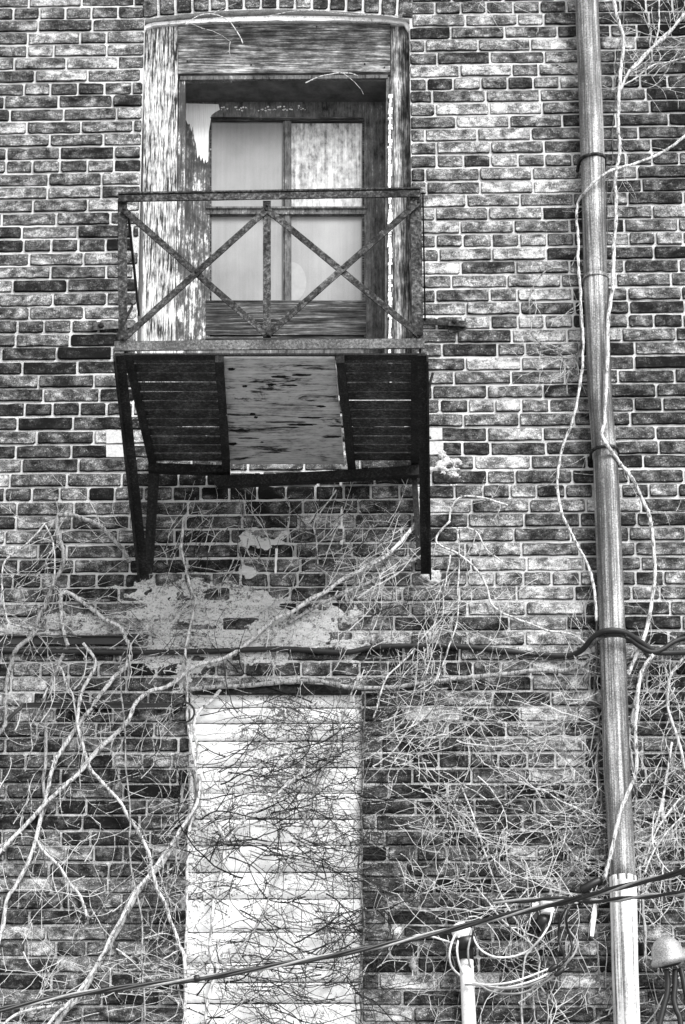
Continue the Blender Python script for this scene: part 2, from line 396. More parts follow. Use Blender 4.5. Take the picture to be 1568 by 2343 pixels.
def inside_dist(x, y, poly):
    ins = False; dm_ = 1e9; n = len(poly)
    for i in range(n):
        x0, y0 = poly[i]; x1, y1 = poly[(i+1)%n]
        if (y0 > y) != (y1 > y) and x < (x1-x0)*(y-y0)/(y1-y0)+x0: ins = not ins
        dx, dy = x1-x0, y1-y0; t = max(0, min(1, ((x-x0)*dx+(y-y0)*dy)/(dx*dx+dy*dy+1e-9))); dm_ = min(dm_, math.hypot(x-x0-dx*t, y-y0-dy*t))
    return dm_ if ins else -dm_
def plaster(uv, m, top=.017, step=.0045, seed=0, feather=26, lab=None):
    us = [p[0] for p in uv]; vs_ = [p[1] for p in uv]; a_, b_ = W(min(us)-30, max(vs_)+30), W(max(us)+30, min(vs_)-30)
    nx, nz = int((b_.x-a_.x)/step), int((b_.z-a_.z)/step); P = []; ok = []; fs = []
    for j in range(nz+1):
        for i in range(nx+1):
            x, z = a_.x+i*step, a_.z+j*step; u, v = P2(x, z); d = inside_dist(u, v, uv)
            q = Vector((x*9, seed, z*11)); n1 = mnoise.fractal(q, .9, 2.1, 5); n2 = mnoise.noise(Vector((x*60, seed, z*80)))+.7*mnoise.noise(Vector((x*150, seed+3, z*170)))
            e = max(-1.6, min(1, (d+n1*30)/feather))
            dep = .0012+(top-.001)*e*.72+(.0035*n1 if e > 0 else 0)+.0013*n2
            P.append((x, -dep, z)); ok.append(dep > -.001)
    for j in range(nz):
        for i in range(nx):
            k = j*(nx+1)+i; f = (k, k+1, k+nx+2, k+nx+1)
            if all(ok[q] for q in f): fs.append(f)
    used = sorted({q for f in fs for q in f}); mp = {q:i for i, q in enumerate(used)}
    mm = MB(); mm.add([P[q] for q in used], [tuple(mp[q] for q in f) for f in fs], True)
    o_ = mm.build('stucco_patch', m, bld)
    if lab: o_['label'] = lab
plaster(big, m_stucco, seed=1, top=.0145, feather=34, lab='large ragged smear of pale plaster under the balcony feet')
plaster([(975,1070),(1010,1058),(1035,1066),(1062,1085),(1064,1102),(1052,1110),(1010,1112),(975,1104)], m_stucco, .02, seed=4, feather=8)
plaster([(945,1306),(972,1303),(1002,1310),(1006,1338),(985,1348),(950,1342)], m_stucco, .02, seed=6, feather=8)
plaster([(545,1235),(580,1215),(620,1225),(655,1215),(660,1240),(610,1255),(580,1262),(570,1290),(583,1310),(590,1325),(560,1330),(545,1345),(535,1300),(552,1275)], m_stucco_white, .015, seed=8, feather=14, lab='white dribble of plaster below the middle of the balcony')
plaster([(-120,1405),(70,1408),(160,1400),(240,1395),(270,1405),(290,1440),(200,1455),(90,1460),(-120,1462)], m_stucco, .013, seed=9, feather=30)
patch('stone_block', [(242,986),(284,986),(286,1013),(243,1014)], m_block, .011, jag=.6, step=30)
patch('stone_block', [(243,1017),(290,1017),(292,1046),(244,1045)], m_block, .011, jag=.6, step=30)
patch('stone_block', [(982,979),(1012,979),(1012,1005),(982,1007)], m_block, .011, jag=.6, step=30)
patch('stone_block', [(982,1011),(1015,1010),(1014,1038),(982,1040)], m_block, .011, jag=.6, step=30)
# streaks of spilled white paint under the balcony
for pl in ([(778,1095),(784,1095),(783,1112),(777,1110)], [(780,1152),(784,1152),(785,1245),(779,1245)], [(776,1205),(788,1205),(786,1235),(776,1232)], [(630,1255),(636,1255),(632,1320),(628,1320)]):
    patch('paint_drip', pl, m_white, .010, jag=.7, step=8)

# blocked doorway
pm = MB(); rows_v = [1577,1616,1652,1692,1752,1811,1871,1931,1992,2053,2130,2200,2245,2293,2400,2520,2640]
Y0 = .012
for i in range(len(rows_v)-1):
    za, zb = W(600,rows_v[i]).z-.0018, W(600,rows_v[i+1]).z+.0018; nx = 120; nz = 10
    vs = []; fs = []; oj = rnd.random()*9
    for j in range(nz+1):
        for k in range(nx+1):
            x = PXL+(PXR-PXL)*k/nx; z = za+(zb-za)*j/nz
            e = min(j, nz-j)/nz; dy = (.009 if e == 0 else .004*max(0,1-e*5))+(mnoise.fractal(Vector((x*6, oj, z*10)), .9, 2.1, 4)*.006)
            vs.append((x, Y0+dy, z+.003*mnoise.noise(Vector((x*5, 3, i*3.3)))+.002*mnoise.noise(Vector((x*60, j*9, i)))))
    for j in range(nz):
        for k in range(nx): a = j*(nx+1)+k; fs.append((a, a+nx+1, a+nx+2, a+1))
    pm.add(vs, fs, True)
bdw = pm.build('blocked_doorway', m_panel, bld)
pm = MB(); pm.box((PXL,Y0+.034,ZLO),(PXR,Y0+.09,PZT)); pm.build('joint_bed', plain('dirty_joint_mortar', .2, .95, .5, 60), bdw)
lt = MB()
lt.poly([W(438,1586,.012),W(828,1586,.012),W(826,1568,.012),(W(640,1564,.012)),W(470,1570,.012)], .02)
lt.build('lintel', m_iron, bld)

# door frame (recessed 15 mm) and its pieces
fr = MB()
yF = -.035
def q4(mbx, c, dep, back, nseg=1):
    """solid quad: photo corners c (bl, br, tr, tl) at dep, going back"""
    p = [W(a, b, dep) for a, b in c]; mbx.hexa(p, [x+Vector((0,back,0)) for x in p])
frm = MB()
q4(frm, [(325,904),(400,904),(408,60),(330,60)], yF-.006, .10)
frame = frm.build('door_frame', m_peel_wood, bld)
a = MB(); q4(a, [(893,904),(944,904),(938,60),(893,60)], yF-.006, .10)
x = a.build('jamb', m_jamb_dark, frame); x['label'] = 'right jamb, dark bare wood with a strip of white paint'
a = MB(); ps = []
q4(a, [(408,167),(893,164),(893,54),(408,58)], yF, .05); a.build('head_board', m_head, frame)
a = MB(); # curved caulk under the arch
cs = [(327,78,66),(335,64,55),(350,58,51),(408,53,46),(500,49,39),(633,46,35),(784,46,37),(880,49,42),(925,54,47),(938,74,56)]
for i in range(len(cs)-1):
    (u0,l0,t0),(u1,l1,t1) = cs[i], cs[i+1]; k = 6
    for j in range(k):
        f0, f1 = j/k, (j+1)/k; L = lambda A, B, f: A+(B-A)*f
        jj = lambda u_: 2.2*mnoise.noise(Vector((u_*.08, 5, 0)))
        q4(a, [(L(u0,u1,f0),L(l0,l1,f0)+jj(L(u0,u1,f0))),(L(u0,u1,f1),L(l0,l1,f1)+jj(L(u0,u1,f1))),(L(u0,u1,f1),L(t0,t1,f1)),(L(u0,u1,f0),L(t0,t1,f0))], yF+.010, .03)
a.build('head_trim', m_caulk, frame)
a = MB(); q4(a, [(408,173),(893,170),(893,164),(408,167)], yF-.03, .03); a.build('shade_strip', m_iron, frame)  # solid dark strip standing in for shade under the head board
a = MB(); q4(a, [(412,182),(888,178),(888,170),(412,173)], yF-.008, .03); a.build('drip_moulding', m_door, frame)
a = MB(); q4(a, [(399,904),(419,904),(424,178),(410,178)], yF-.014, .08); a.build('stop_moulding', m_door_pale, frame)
a = MB(); q4(a, [(880,904),(896,904),(894,176),(884,176)], yF-.012, .08); a.build('stop_moulding', m_door, frame)
# alligatored paint ridge along the right stop
a = MB(); v = 215
while v < 890:
    h = rnd.uniform(5, 12); w = rnd.uniform(2.5, 5.5); u = 893+rnd.uniform(-1.5,1.5)
    q4(a, [(u-w,v+h-1.5),(u+w,v+h-2),(u+w*.9,v),(u-w*.8,v)], yF+.001, .012); v += h
x = a.build('cracked_paint_strip', m_caulk, frame)
a = MB()
for (u0,v0,u1,v1,w) in ((326,78,322,300,2.2),(322,300,317,520,2.4),(317,520,312,780,2.2),(312,780,309,900,2.2),(938,72,943,420,1.6)):
    k = 40
    for j in range(k):
        if rnd.random() < .12: continue
        ua, ub = u0+(u1-u0)*j/k, u0+(u1-u0)*(j+1)/k; va, vb = v0+(v1-v0)*j/k, v0+(v1-v0)*(j+1)/k; ww = w*rnd.uniform(.6,1.3)
        q4(a, [(ub-ww,vb),(ub+ww*.5,vb),(ua+ww*.5,va),(ua-ww,va)], yF+.009, .025)
a.build('flaking_caulk', m_caulk, frame)
# recess: soffit and side reveals as solid boards
RD = .185; yD = yF-RD
zs = W(650,181,yF-.008).z
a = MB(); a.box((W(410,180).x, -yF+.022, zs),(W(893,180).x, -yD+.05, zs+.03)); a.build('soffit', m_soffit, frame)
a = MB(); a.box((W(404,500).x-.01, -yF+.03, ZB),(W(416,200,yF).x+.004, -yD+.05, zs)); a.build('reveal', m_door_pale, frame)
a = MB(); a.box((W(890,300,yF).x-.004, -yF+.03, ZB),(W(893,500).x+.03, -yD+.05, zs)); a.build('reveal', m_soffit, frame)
# nail heads and knots of the head board / jamb
a = MB()
for u, v in ((429,140),(575,148),(880,154),(725,60),(548,60),(835,146)): a = MB(); a.lathe(W(u,v,yF+.001), ((0,.0035),(.003,.003)), 10, Vector((0,-1,0))); a.build('nail', m_iron, frame)

# door leaf
dl = MB()
def dq(m_, c, off=0.0, back=.03): q4(m_, c, yD+off, back)
dq(dl, [(404,975),(893,975),(893,150),(404,150)], -.035, .02)       # core behind
def rect(m_, u0, v0, u1, v1, off=0, back=.036): dq(m_, [(u0,v1),(u1,v1),(u1,v0),(u0,v0)], off, back)
rect(dl, 404,150,893,271); rect(dl, 834,271,893,975); rect(dl, 404,776,834,975)
door = dl.build('door', m_door, bld)
a = MB(); rect(a, 404,271,480,776); x = a.build('stile', m_door_pale, door); x['label'] = 'left stile with most of its grey paint flaked to white'
a = MB(); rect(a, 652,276,663,474,-.004); rect(a, 652,490,663,690,-.004)
for (u0,u1) in ((648,652),(663,667)): rect(a, u0,276,u1,474,-.010,.026); rect(a, u0,490,u1,690,-.010,.026)
a.build('muntin', m_door, door)
a = MB(); rect(a, 474,474,838,490,-.001); rect(a, 472,472,840,476,.006,.01); rect(a, 474,485,838,489,.003,.01); a.build('lock_rail', m_door, door)
a = MB()
for (u0,v0,u1,v1) in ((480,271,834,276),(480,277,484,474),(829,277,834,474),(480,490,484,690),(829,490,834,690)): rect(a, u0,v0,u1,v1,-.006,.03)
rect(a, 482,267,832,270,.004,.006)
a.build('glazing_bead', m_kick, door)
for (u0,v0,u1,v1,mm,lb) in ((484,277,648,473,m_glass,'upper left pane, dull and grey'),(667,282,829,474,m_glass_curtain,'upper right pane with a mottled bright curtain behind'),
                         (484,490,648,690,m_glass,'lower left pane, pale and dusty'),(667,490,829,690,m_glass,'lower right pane with a round stain')):
    a = MB(); rect(a, u0,v0,u1,v1,-.020,.006); x = a.build('pane', mm, door); x['label'] = lb
a = MB()   # round paler stain seen in the lower right pane
c0 = [(667,598)]+[(667+34*math.sin(t), 645-46*math.cos(t)) for t in [i*math.pi/14 for i in range(0,13)]]+[(667,688)]
a.poly([W(p[0],p[1],yD-.0185) for p in reversed(c0)], .001); a.build('pane_stain', plain('pale_glass_stain', .30, .5, .1, 30), door)
a = MB(); rect(a, 471,692,838,766,.003,.03); a.build('kick_panel', m_kick, door)
a = MB(); rect(a, 471,770,838,776,.004,.03); rect(a, 471,687,838,691,.004,.02); a.build('kick_moulding', m_kick, door)
pe = [(425,236),(500,238),(503,250),(492,256),(484,262),(478,300),(476,368),(472,372),(470,362),(467,374),(463,358),(460,368),(456,352),(452,362),(449,330),(445,318),(442,284),(438,300),(434,282),(430,284),(425,272)]
a = MB(); a.poly([W(p[0],p[1],yD+.003) for p in reversed(pe)], .006); x = a.build('bare_wood_patch', m_bare, door); x['label'] = 'bright bare wood where the paint has peeled to a jagged point'
a = MB()
for _ in range(46):
    u = rnd.uniform(505,700); v = 247+rnd.gauss(0,3); s_ = rnd.uniform(.8,3.2)
    a.poly([W(u+s_*math.cos(t)*rnd.uniform(.6,1.3), v+s_*math.sin(t)*rnd.uniform(.4,.9), yD+.002) for t in [-i*math.pi/3 for i in range(6)]], .004)
a.build('paint_flakes', m_caulk, door)

# ------------------------------------------------------------ balcony
DB = None
# depth so that front edge (v 812) and rear edge (v 1076) share a height
zr = W(345,1076,.01).z
t_ = (zr-CZ)/((SP+(1171.5-812)/F*CP)/(CP-(1171.5-812)/F*SP)); DB = D-t_
bal = empty('balcony', W(620,1320,.3), 'small rusty steel balcony with crossed railing and slatted floor under the upper door', 'balcony')
BO = Vector(bal.location)
def bp(name, mbx, m, parent=None): return mbx.build(name, m, parent or bal, BO if parent is None else BO)
def FB(u, v, off=0): return W(u, v, DB+off)
def uw(px): return px/0.6/1000*1.0*(D-DB)/D*1.02
def flat(p, q, w, th, m, name, off=0, chips=.03):
    a = MB(); a.bar(FB(*p, off), FB(*q, off), uw(w), th, chips=chips); return bp(name, a, m)
flat((271,454.5),(962,443), 16, .008, m_rail, 'top_rail', .012)
a = MB(); a.bar(FB(271,447,-.005), FB(962,435.5,-.005), .006, .04, chips=.04); bp('rail_flange', a, m_rail)
flat((281,462),(281,790), 20, .008, m_rail, 'post'); flat((611,460),(611,772), 18, .008, m_rail, 'post', .004)
a = MB(); a.bar(FB(949,448),FB(955,788), uw(22), .008, chips=.03); a.bar(FB(962,448,-.02), FB(967,788,-.02), .006, .045, chips=.04); bp('post', a, m_rail)
a = MB(); a.bar(FB(272,462,-.02), FB(274,790,-.02), .006, .045); bp('post_flange', a, m_iron)
flat((281,478),(613,768), 15, .006, m_rail, 'cross_bar', .010); flat((281,776),(608,482), 15, .006, m_rail, 'cross_bar', .018)
flat((610,478),(962,768), 15, .006, m_rail, 'cross_bar', .010); flat((614,765),(958,462), 15, .006, m_rail, 'cross_bar', .018)
a = MB()
for u, v in ((283,478),(283,776),(609,480),(613,766),(958,462),(958,766),(449,622),(785,612),(611,470)): a = MB(); a.lathe(FB(u,v,.02), ((0,.006),(.004,.005),(.006,.002)), 10, Vector((0,-1,0))); bp('rivet', a, m_iron)
# front angle iron of the floor
a = MB(); a.bar(FB(262,792,.004), FB(972,786,.004), uw(24), .008, chips=.05); x = bp('front_edge', a, m_iron_pale)
zf = FB(620,808).z
FL, FR_ = FB(284,812), FB(958,812); RL, RR = W(345,1076,.01), W(957,1076,.01)
FL.z = FR_.z = RL.z = RR.z = zr
def lerp(p, q, t): return p+(q-p)*t
def floor_pt(uf, ur, t, dz=0):
    a_ = FB(uf,812); b_ = W(ur,1076,.01); p = lerp(a_, b_, t); p.z = zr+dz; return p
a = MB(); p0, p1 = floor_pt(263,0,0), floor_pt(973,0,0); a.box((p0.x,p0.y,zr),(p1.x,p0.y+.04,zr+.007)); bp('front_flange', a, m_iron)
a = MB(); a.bar(floor_pt(286,347,0.005,.02), floor_pt(286,347,.99,.02), .008, .05, up=(0,0,1)); a.bar(floor_pt(292,353,0.005,.0), floor_pt(292,353,.99,.0), .03, .007, up=(0,0,1)); bp('side_frame', a, m_iron)
a = MB(); a.bar(floor_pt(962,960,0.005,.02), floor_pt(962,960,.99,.02), .008, .05, up=(0,0,1)); a.bar(floor_pt(950,950,0.005,.0), floor_pt(950,950,.99,.0), .03, .007, up=(0,0,1)); bp('side_frame', a, m_iron)
for uf, ur in ((502,519),(778,807)):
    a = MB(); a.bar(floor_pt(uf,ur,.002,-.012), floor_pt(uf,ur,1.0,-.012), .030, .035, up=(0,0,1), chips=.08); bp('floor_beam', a, m_iron)
NS = 12
m_slat = metal_rust('dull_rusted_slat', ((.2,.01),(.5,.04),(.8,.16)), .47, 90)
for (uf0,ur0,uf1,ur1) in ((288,349,495,512),(785,814,955,957)):
    for k in range(NS):
        t0 = .035+.925*k/NS; t1 = t0+.925/NS-.017
        a = MB(); z_ = .016+rnd.uniform(-.002,.002)
        A_, B_ = floor_pt(uf0,ur0,t0,z_), floor_pt(uf1,ur1,t0,z_); C_, D_ = floor_pt(uf1,ur1,t1,z_-.0), floor_pt(uf0,ur0,t1,z_-.0)
        A_.z += rnd.uniform(-.001,.001)
        up_ = Vector((0,0,.006)); a.hexa([A_,B_,C_,D_], [A_+up_,B_+up_,C_+up_,D_+up_])
        # upstanding lip at the rear of each slat catches the light in the gap
        a.hexa([D_-Vector((0,0,.0)),C_,C_+Vector((0,.004,0)),D_+Vector((0,.004,0))],[D_+Vector((0,0,.016)),C_+Vector((0,0,.016)),C_+Vector((0,.004,.016)),D_+Vector((0,.004,.016))])
        bp('floor_slat', a, m_slat)
a = MB(); zp = -.008
c4 = [floor_pt(511,529,.01,zp), floor_pt(766,795,.01,zp), floor_pt(766,790,.925,zp), floor_pt(511,529,.925,zp)]
a.hexa(c4, [p+Vector((0,0,.012)) for p in c4]); bp('plywood_panel', a, m_ply)
m_stain = plain('dark_wood_stain', .012, .9, .6, 90)
for (u,v,ru,rv) in ((640,862,24,3.5),(690,858,22,3),(620,880,12,4),(662,882,20,2.2),(578,948,7,3.5),(585,955,5,3),(543,985,22,2),(533,1016,11,4),(530,845,9,4),(650,966,50,1.8),(690,972,34,3.2),(710,956,30,2.5),(655,978,36,1.6),(735,930,12,3),(760,1000,22,3),(570,1003,26,1.6),(560,884,6,3),(770,975,22,2),(600,1012,4,2)):
    pts = []; a = MB(); ru *= .95; rv *= .8
    for i in range(18):
        t = -i*2*math.pi/18; rr = rnd.uniform(.65,1.2); uu, vv = u+ru*math.cos(t)*rr, v+rv*math.sin(t)*rr
        k_ = (SP+(1171.5-vv)/F*CP)/(CP-(1171.5-vv)/F*SP); yy = D-(zr+zp-.0015-CZ)/k_; p = W(uu,vv,yy); pts.append(p)
    n = len(pts); a.add([p for p in pts]+[p+Vector((0,0,.001)) for p in pts], [tuple(range(n)), tuple(range(2*n-1,n-1,-1))]+[(i,i+n,(i+1)%n+n,(i+1)%n) for i in range(n)])
    bp('wood_knot', a, m_stain)
# rear angle, sagging board
a = MB(); a.bar(W(340,1072,.06), W(520,1077,.06), .03, .04, chips=.05); bp('rear_angle', a, m_iron)
a = MB(); a.poly([W(500,1112,.09),W(960,1086,.09),W(960,1062,.09),W(900,1068,.09),W(800,1074,.09),W(620,1084,.09),W(480,1088,.09)], .03); bp('sagging_board', a, m_iron)
# braces: angle irons from the front corners down to the wall
def brace(tu, tv, bu, bv, w, side):
    p, q = W(tu,tv,DB+.0), W(bu,bv,.03); a = MB(); dn = (q-p).normalized()
    sx = Vector((1,0,0)); nrm = sx.cross(dn).normalized()
    a.bar(p, q, w, .007, up=nrm, chips=.1); o = sx*(side*w/2)
    a.bar(p+o-nrm*.02, q+o-nrm*.02, .007, w*.9, up=nrm, chips=.1); return a
bp('brace', brace(274,812,330,1318,.036,-1), m_iron); bp('brace', brace(967,812,974,1312,.036,1), m_iron)
a = MB(); a.bar(W(351,1076,.05), W(338,1312,.035), .034, .007, chips=.08); a.bar(W(363,1076,.04), W(348,1300,.03), .007, .03); bp('wall_strut', a, m_iron)
a = MB(); a.bar(W(947,1072,.05), W(962,1300,.035), .022, .007, chips=.08); bp('wall_strut', a, m_iron)
# side rails back to the wall and their straps
a = MB(); a.bar(W(294,492,DB-.03), W(318,717,.10), .022, .008, up=(1,0,0)); bp('side_rail', a, m_iron)
a = MB(); a.bar(W(968,448,DB), W(973,730,.02), .014, .006, up=(1,0,0)); bp('side_rail', a, m_iron)
a = MB(); a.bar(W(262,782,DB), W(303,700,.3), .012, .006, up=(1,0,0)); bp('side_brace', a, m_iron)
a = MB(); a.bar(W(214,747,.022), W(306,740,.022), .034, .006, chips=.03); s1 = bp('wall_strap', a, m_iron_pale)
a = MB(); a.lathe(W(232,746,.02), ((0,.013),(.010,.012),(.012,.006)), 6, Vector((0,-1,0))); a.build('bolt', m_iron, s1, BO)
a = MB(); a.bar(W(968,735,.022), W(1066,741,.022), .026, .006, chips=.03); s2 = bp('wall_strap', a, m_rail)
a = MB(); a.poly([W(1022,746,.012),W(1030,763,.012),W(1071,752,.012),W(1058,738,.012)], .004); bp('loose_plate', a, m_rail)
a = MB(); a.lathe(W(1040,737,.02), ((0,.011),(.010,.010),(.012,.005)), 6, Vector((0,-1,0))); a.build('bolt', m_iron, s2, BO)
a = MB(); a.tube(smooth([W(991,853,.5), W(984,880,.5), W(978,925,.5), W(979,975,.5)]), .005, 6); bp('bent_rod', a, m_iron)

# ------------------------------------------------------------ downspout
ds = empty('downspout', W(1436,2343,.09), 'tall streaked metal downspout running down the wall right of the balcony', 'downspout'); DO = Vector(ds.location)
def pipe(segs, name, m, flute=0.0, n=40, rs=1.0, lob=7):
    a = MB(); pts = []; rr = []
    for v, l, r in segs:
        rad = (r-l)/2*(W(785,v,.08).x-W(784,v,.08).x); p = W((l+r)/2, v, .08); pts.append(p); rr.append(rad*rs)
    vs = []; fs = []; M_ = []
    for i in range(len(pts)-1):
        k = max(1, int((pts[i+1]-pts[i]).length/.05))
        for j in range(k): t = j/k; M_.append((lerp(pts[i],pts[i+1],t), rr[i]+(rr[i+1]-rr[i])*t))
    M_.append((pts[-1], rr[-1]))
    for p, r in M_:
        for q in range(n):
            th = 2*math.pi*q/n; r2 = r*(1-flute*(0.5+.5*math.cos(th*lob))**2)+rnd.uniform(-.0003,.0003)
            vs.append(p+Vector((math.cos(th)*r2, math.sin(th)*r2, 0)))
    for i in range(len(M_)-1):
        for q in range(n): fs.append((i*n+q, i*n+n+q, i*n+n+(q+1)%n, i*n+(q+1)%n))
    fs += [tuple(range(n)), tuple((len(M_)-1)*n+q for q in range(n-1,-1,-1))]
    a.add(vs, fs, True); return a.build(name, m, ds, DO)
pipe([(-260,1308,1361),(0,1316,1370),(180,1323,1378),(370,1329,1385),(645,1336,1391)], 'pipe_section', m_pipe, .03)
pipe([(632,1336,1392),(900,1346,1400),(1050,1357,1412)], 'pipe_section', m_pipe, .03, rs=1.03)
pipe([(1040,1357,1414),(1172,1361,1421),(1492,1373,1434),(1758,1381,1443),(2020,1397,1457)], 'pipe_section', m_pipe, .03)
pipe([(2008,1395,1457),(2030,1396,1458),(2200,1400,1461),(2343,1405,1466),(2640,1416,1479)], 'pipe_section', m_pipe_pale, .08, rs=1.02, lob=9)
def strap(v, l, r, name='pipe_strap', h=.007, m=m_rail, tilt=0):
    c = W((l+r)/2, v, .08); rad = (r-l)/2*(W(785,v,.08).x-W(784,v,.08).x)*1.06; a = MB(); pts = []
    for i in range(25):
        th = math.pi*i/24; pts.append(c+Vector((-math.cos(th)*rad, -math.sin(th)*rad, tilt*math.cos(th))))
    pts = [pts[0]+Vector((-.002,.08,0))]+pts+[pts[-1]+Vector((.002,.08,0))]
    a.tube(pts, h, 8); return a.build(name, m, ds, DO)
strap(367,1327,1383,tilt=-.006); strap(1033,1356,1412,tilt=-.004); strap(640,1336,1391,'pipe_joint',.003,m_pipe)
# ------------------------------------------------------------ cables and conduits
def line(uvd, k=5): return smooth([W(u,v,d) for u,v,d in uvd], k)
def cable(name, uvd, r, m, label, cat='cable', n=8, group=None, wob=0, k=5):
    pts = line(uvd, k); o = pts[len(pts)//2].copy()
    if wob: pts = [p+Vector((0,0,wob*mnoise.noise(p*6))) for p in pts]
    a = MB(); a.tube(pts, r, n); return tag(a.build(name, m, None, o), label, cat, group)
cable('wall_cable', [(-250,1482,.02),(0,1489,.02),(150,1492,.02),(420,1492,.025),(640,1485,.025),(784,1493,.022),(850,1482,.022),(930,1478,.022),(1050,1479,.022),(1150,1489,.022),(1240,1498,.022),(1300,1500,.03),(1330,1489,.07),(1352,1465,.13),(1372,1448,.165),(1400,1442,.18),(1430,1447,.165),(1460,1465,.13),(1490,1486,.09),(1515,1494,.07),(1600,1492,.06),(1850,1490,.05)], .011, m_conduit, 'dark cable crossing the wall and humping over the downspout')
cable('wall_cable', [(1372,1458,.15),(1400,1450,.165),(1432,1456,.155),(1462,1478,.12),(1490,1492,.10),(1515,1486,.08),(1540,1470,.07),(1568,1460,.06),(1640,1452,.05),(1800,1450,.04)], .009, m_conduit, 'short dark cable rising to the right edge from the downspout hump')
sd1 = empty('cable_saddle', W(1405,1458,.16), 'curved metal saddle carrying the cable over the downspout', 'bracket'); so = Vector(sd1.location)
a = MB(); pp = line([(1352,1481,.10),(1362,1466,.145),(1385,1455,.155),(1410,1453,.158),(1435,1457,.155),(1462,1475,.11),(1482,1500,.06),(1487,1510,.03)])
for i in range(len(pp)-1): a.bar(pp[i], pp[i+1], .014, .010, up=(0,-1,.3))
a.build('saddle_plate', m_iron_pale, sd1, so)
for u,v in ((1384,1452),(1432,1454)): a = MB(); a.lathe(W(u,v,.172), ((0,.006),(.005,.004)), 8, Vector((0,-1,0))); a.build('rivet', m_iron, sd1, so)
a = MB(); a.poly([W(1322,1502,.012),W(1366,1490,.012),W(1356,1474,.012),W(1330,1490,.012)], .004); tag(a.build('metal_tab', m_block, None, Vector((0,0,0))), 'small pale metal tab on the wall left of the cable hump', 'bracket')
a = MB(); p, q = W(-200,1466,.02), W(308,1466,.02); a.bar(p, q, .030, .006, chips=.1); a.bar(p+Vector((0,0.002,.015)), q+Vector((0,.002,.015)), .004, .028); o_ = a.build('wall_bar', m_conduit, None); tag(o_, 'flat metal bar fixed along the wall at the left above the dark cable', 'metal bar')
for i, dz in enumerate((0, 5, 9)):
    cable('thin_cable', [(0,1660+dz,.04),(30,1632+dz*.6,.04),(48,1617+dz*.5,.035),(65,1610+dz*.8,.03),(200,1609+dz,.03),(330,1611+dz*.7,.03),(400,1612+dz*.5,.03),(418,1617+dz*.3,.03)], .004, m_rubber,
      ('black cable, top strand of the bundle left of the white doorway','black cable, middle strand of the bundle left of the white doorway','black cable, lowest strand of the bundle left of the white doorway')[i], group=None)
cable('cable_loop', [(418,1616,.03)]+[(419+26*math.cos(t),1630+23*math.sin(t),.04) for t in [-1.5+i*.5 for i in range(13)]], .004, m_conduit, 'coiled loop of cable hanging at the corner of the white doorway', 'cable', k=3)
# twisted service drops
def twisted(name, uvd, rs, tr, m, strands, pitch, label, extras=()):
    pts = smooth([W(u,v,d) for u,v,d in uvd], 24); o = pts[len(pts)//2].copy(); root = empty(name, o, label, 'cable')
    for s in range(strands):
        L = 0; out = []
        for i, p in enumerate(pts):
            if i: L += (p-pts[i-1]).length
            ph = L/pitch*2*math.pi+s*2*math.pi/strands; d = (pts[min(i+1,len(pts)-1)]-pts[max(i-1,0)]).normalized(); a1 = d.cross(Vector((0,1,0))).normalized(); b1 = a1.cross(d)
            out.append(p+(a1*math.cos(ph)+b1*math.sin(ph))*tr)
        a = MB(); a.tube(out, rs[s%len(rs)], 8); a.build('strand', m[s%len(m)], root, o)
    for (u, v, d, L, r) in extras:
        a = MB(); c = W(u,v,d); i = min(range(len(pts)), key=lambda k: (pts[k]-c).length); dr = (pts[min(i+3,len(pts)-1)]-pts[max(i-3,0)]).normalized()
        a.tube([pts[i]-dr*L, pts[i]-dr*L*.6, pts[i]+dr*L*.6, pts[i]+dr*L], [r*.6, r, r, r*.6], 10); a.build('splice', m_rubber, root, o)
    return root
twisted('service_cable', [(-420,2398,.95),(-100,2332,.75),(0,2311,.7),(150,2280,.62),(300,2258,.55),(450,2240,.5),(620,2212,.44),(784,2182,.4),(900,2158,.36),(1060,2120,.3),(1200,2085,.34),(1340,2052,.45),(1460,2020,.58),(1568,1993,.7),(1900,1900,1.1)],
   (.0062,.0062,.0045), .0055, (m_rubber, m_rubber, m_grey_wire), 3, .42, 'thick twisted black cable sagging across the bottom of the wall', ((447,2240,.5,.012,.013),(1330,2052,.45,.004,.008)))
twisted('twisted_pair_cable', [(1128,2064,.15),(1180,2062,.16),(1240,2058,.18),(1300,2058,.2),(1345,2062,.24),(1400,2060,.3),(1470,2052,.38),(1568,2044,.5),(1900,2020,.9)], (.006,.005), .0045, (m_rubber, m_grey_wire), 2, .25, 'shorter twisted black cable running off right below the thick one', ((1345,2061,.24,.02,.011),))

# mast with weatherhead, wires, splices
mast = empty('conduit_mast', W(1074,2343,.07), 'white service conduit with rounded cap, right of the white doorway', 'conduit'); mo = Vector(mast.location)
a = MB(); a.tube([W(1075,2640,.07),W(1074,2343,.07),W(1070,2252,.07),W(1066,2158,.07)], [.026,.0255,.025,.0245], 24); a.build('pipe', m_pvc, mast, mo)
a = MB(); c = W(1065,2176,.07); a.lathe(c, ((-.035,.029),(.028,.029),(.032,.026)), 24); a.build('collar', m_conduit, mast, mo)
a = MB(); c = W(1058,2140,.085)
a.lathe(c, ((-.03,.026),(0,.034),(.018,.036),(.034,.03),(.044,.018),(.048,.004)), 24, Vector((-.25,-.15,1))); a.build('weatherhead', m_white, mast, mo)
a = MB(); a.lathe(W(1064,2152,.10), ((-.03,.03),(.012,.034)), 20, Vector((-.2,-.2,1))); a.build('hood', m_rubber, mast, mo)
x0, y0, sx, sy = 1003.5, 1913.2, .5*900/784*1, .5*900/784  # zoom-crop -> units: u = 1600/1.594 + c*(900/1568)/1.594
def C(cx, cy, d=.09): return (1003.4+cx*.36, 1913.1+cy*.36, d)
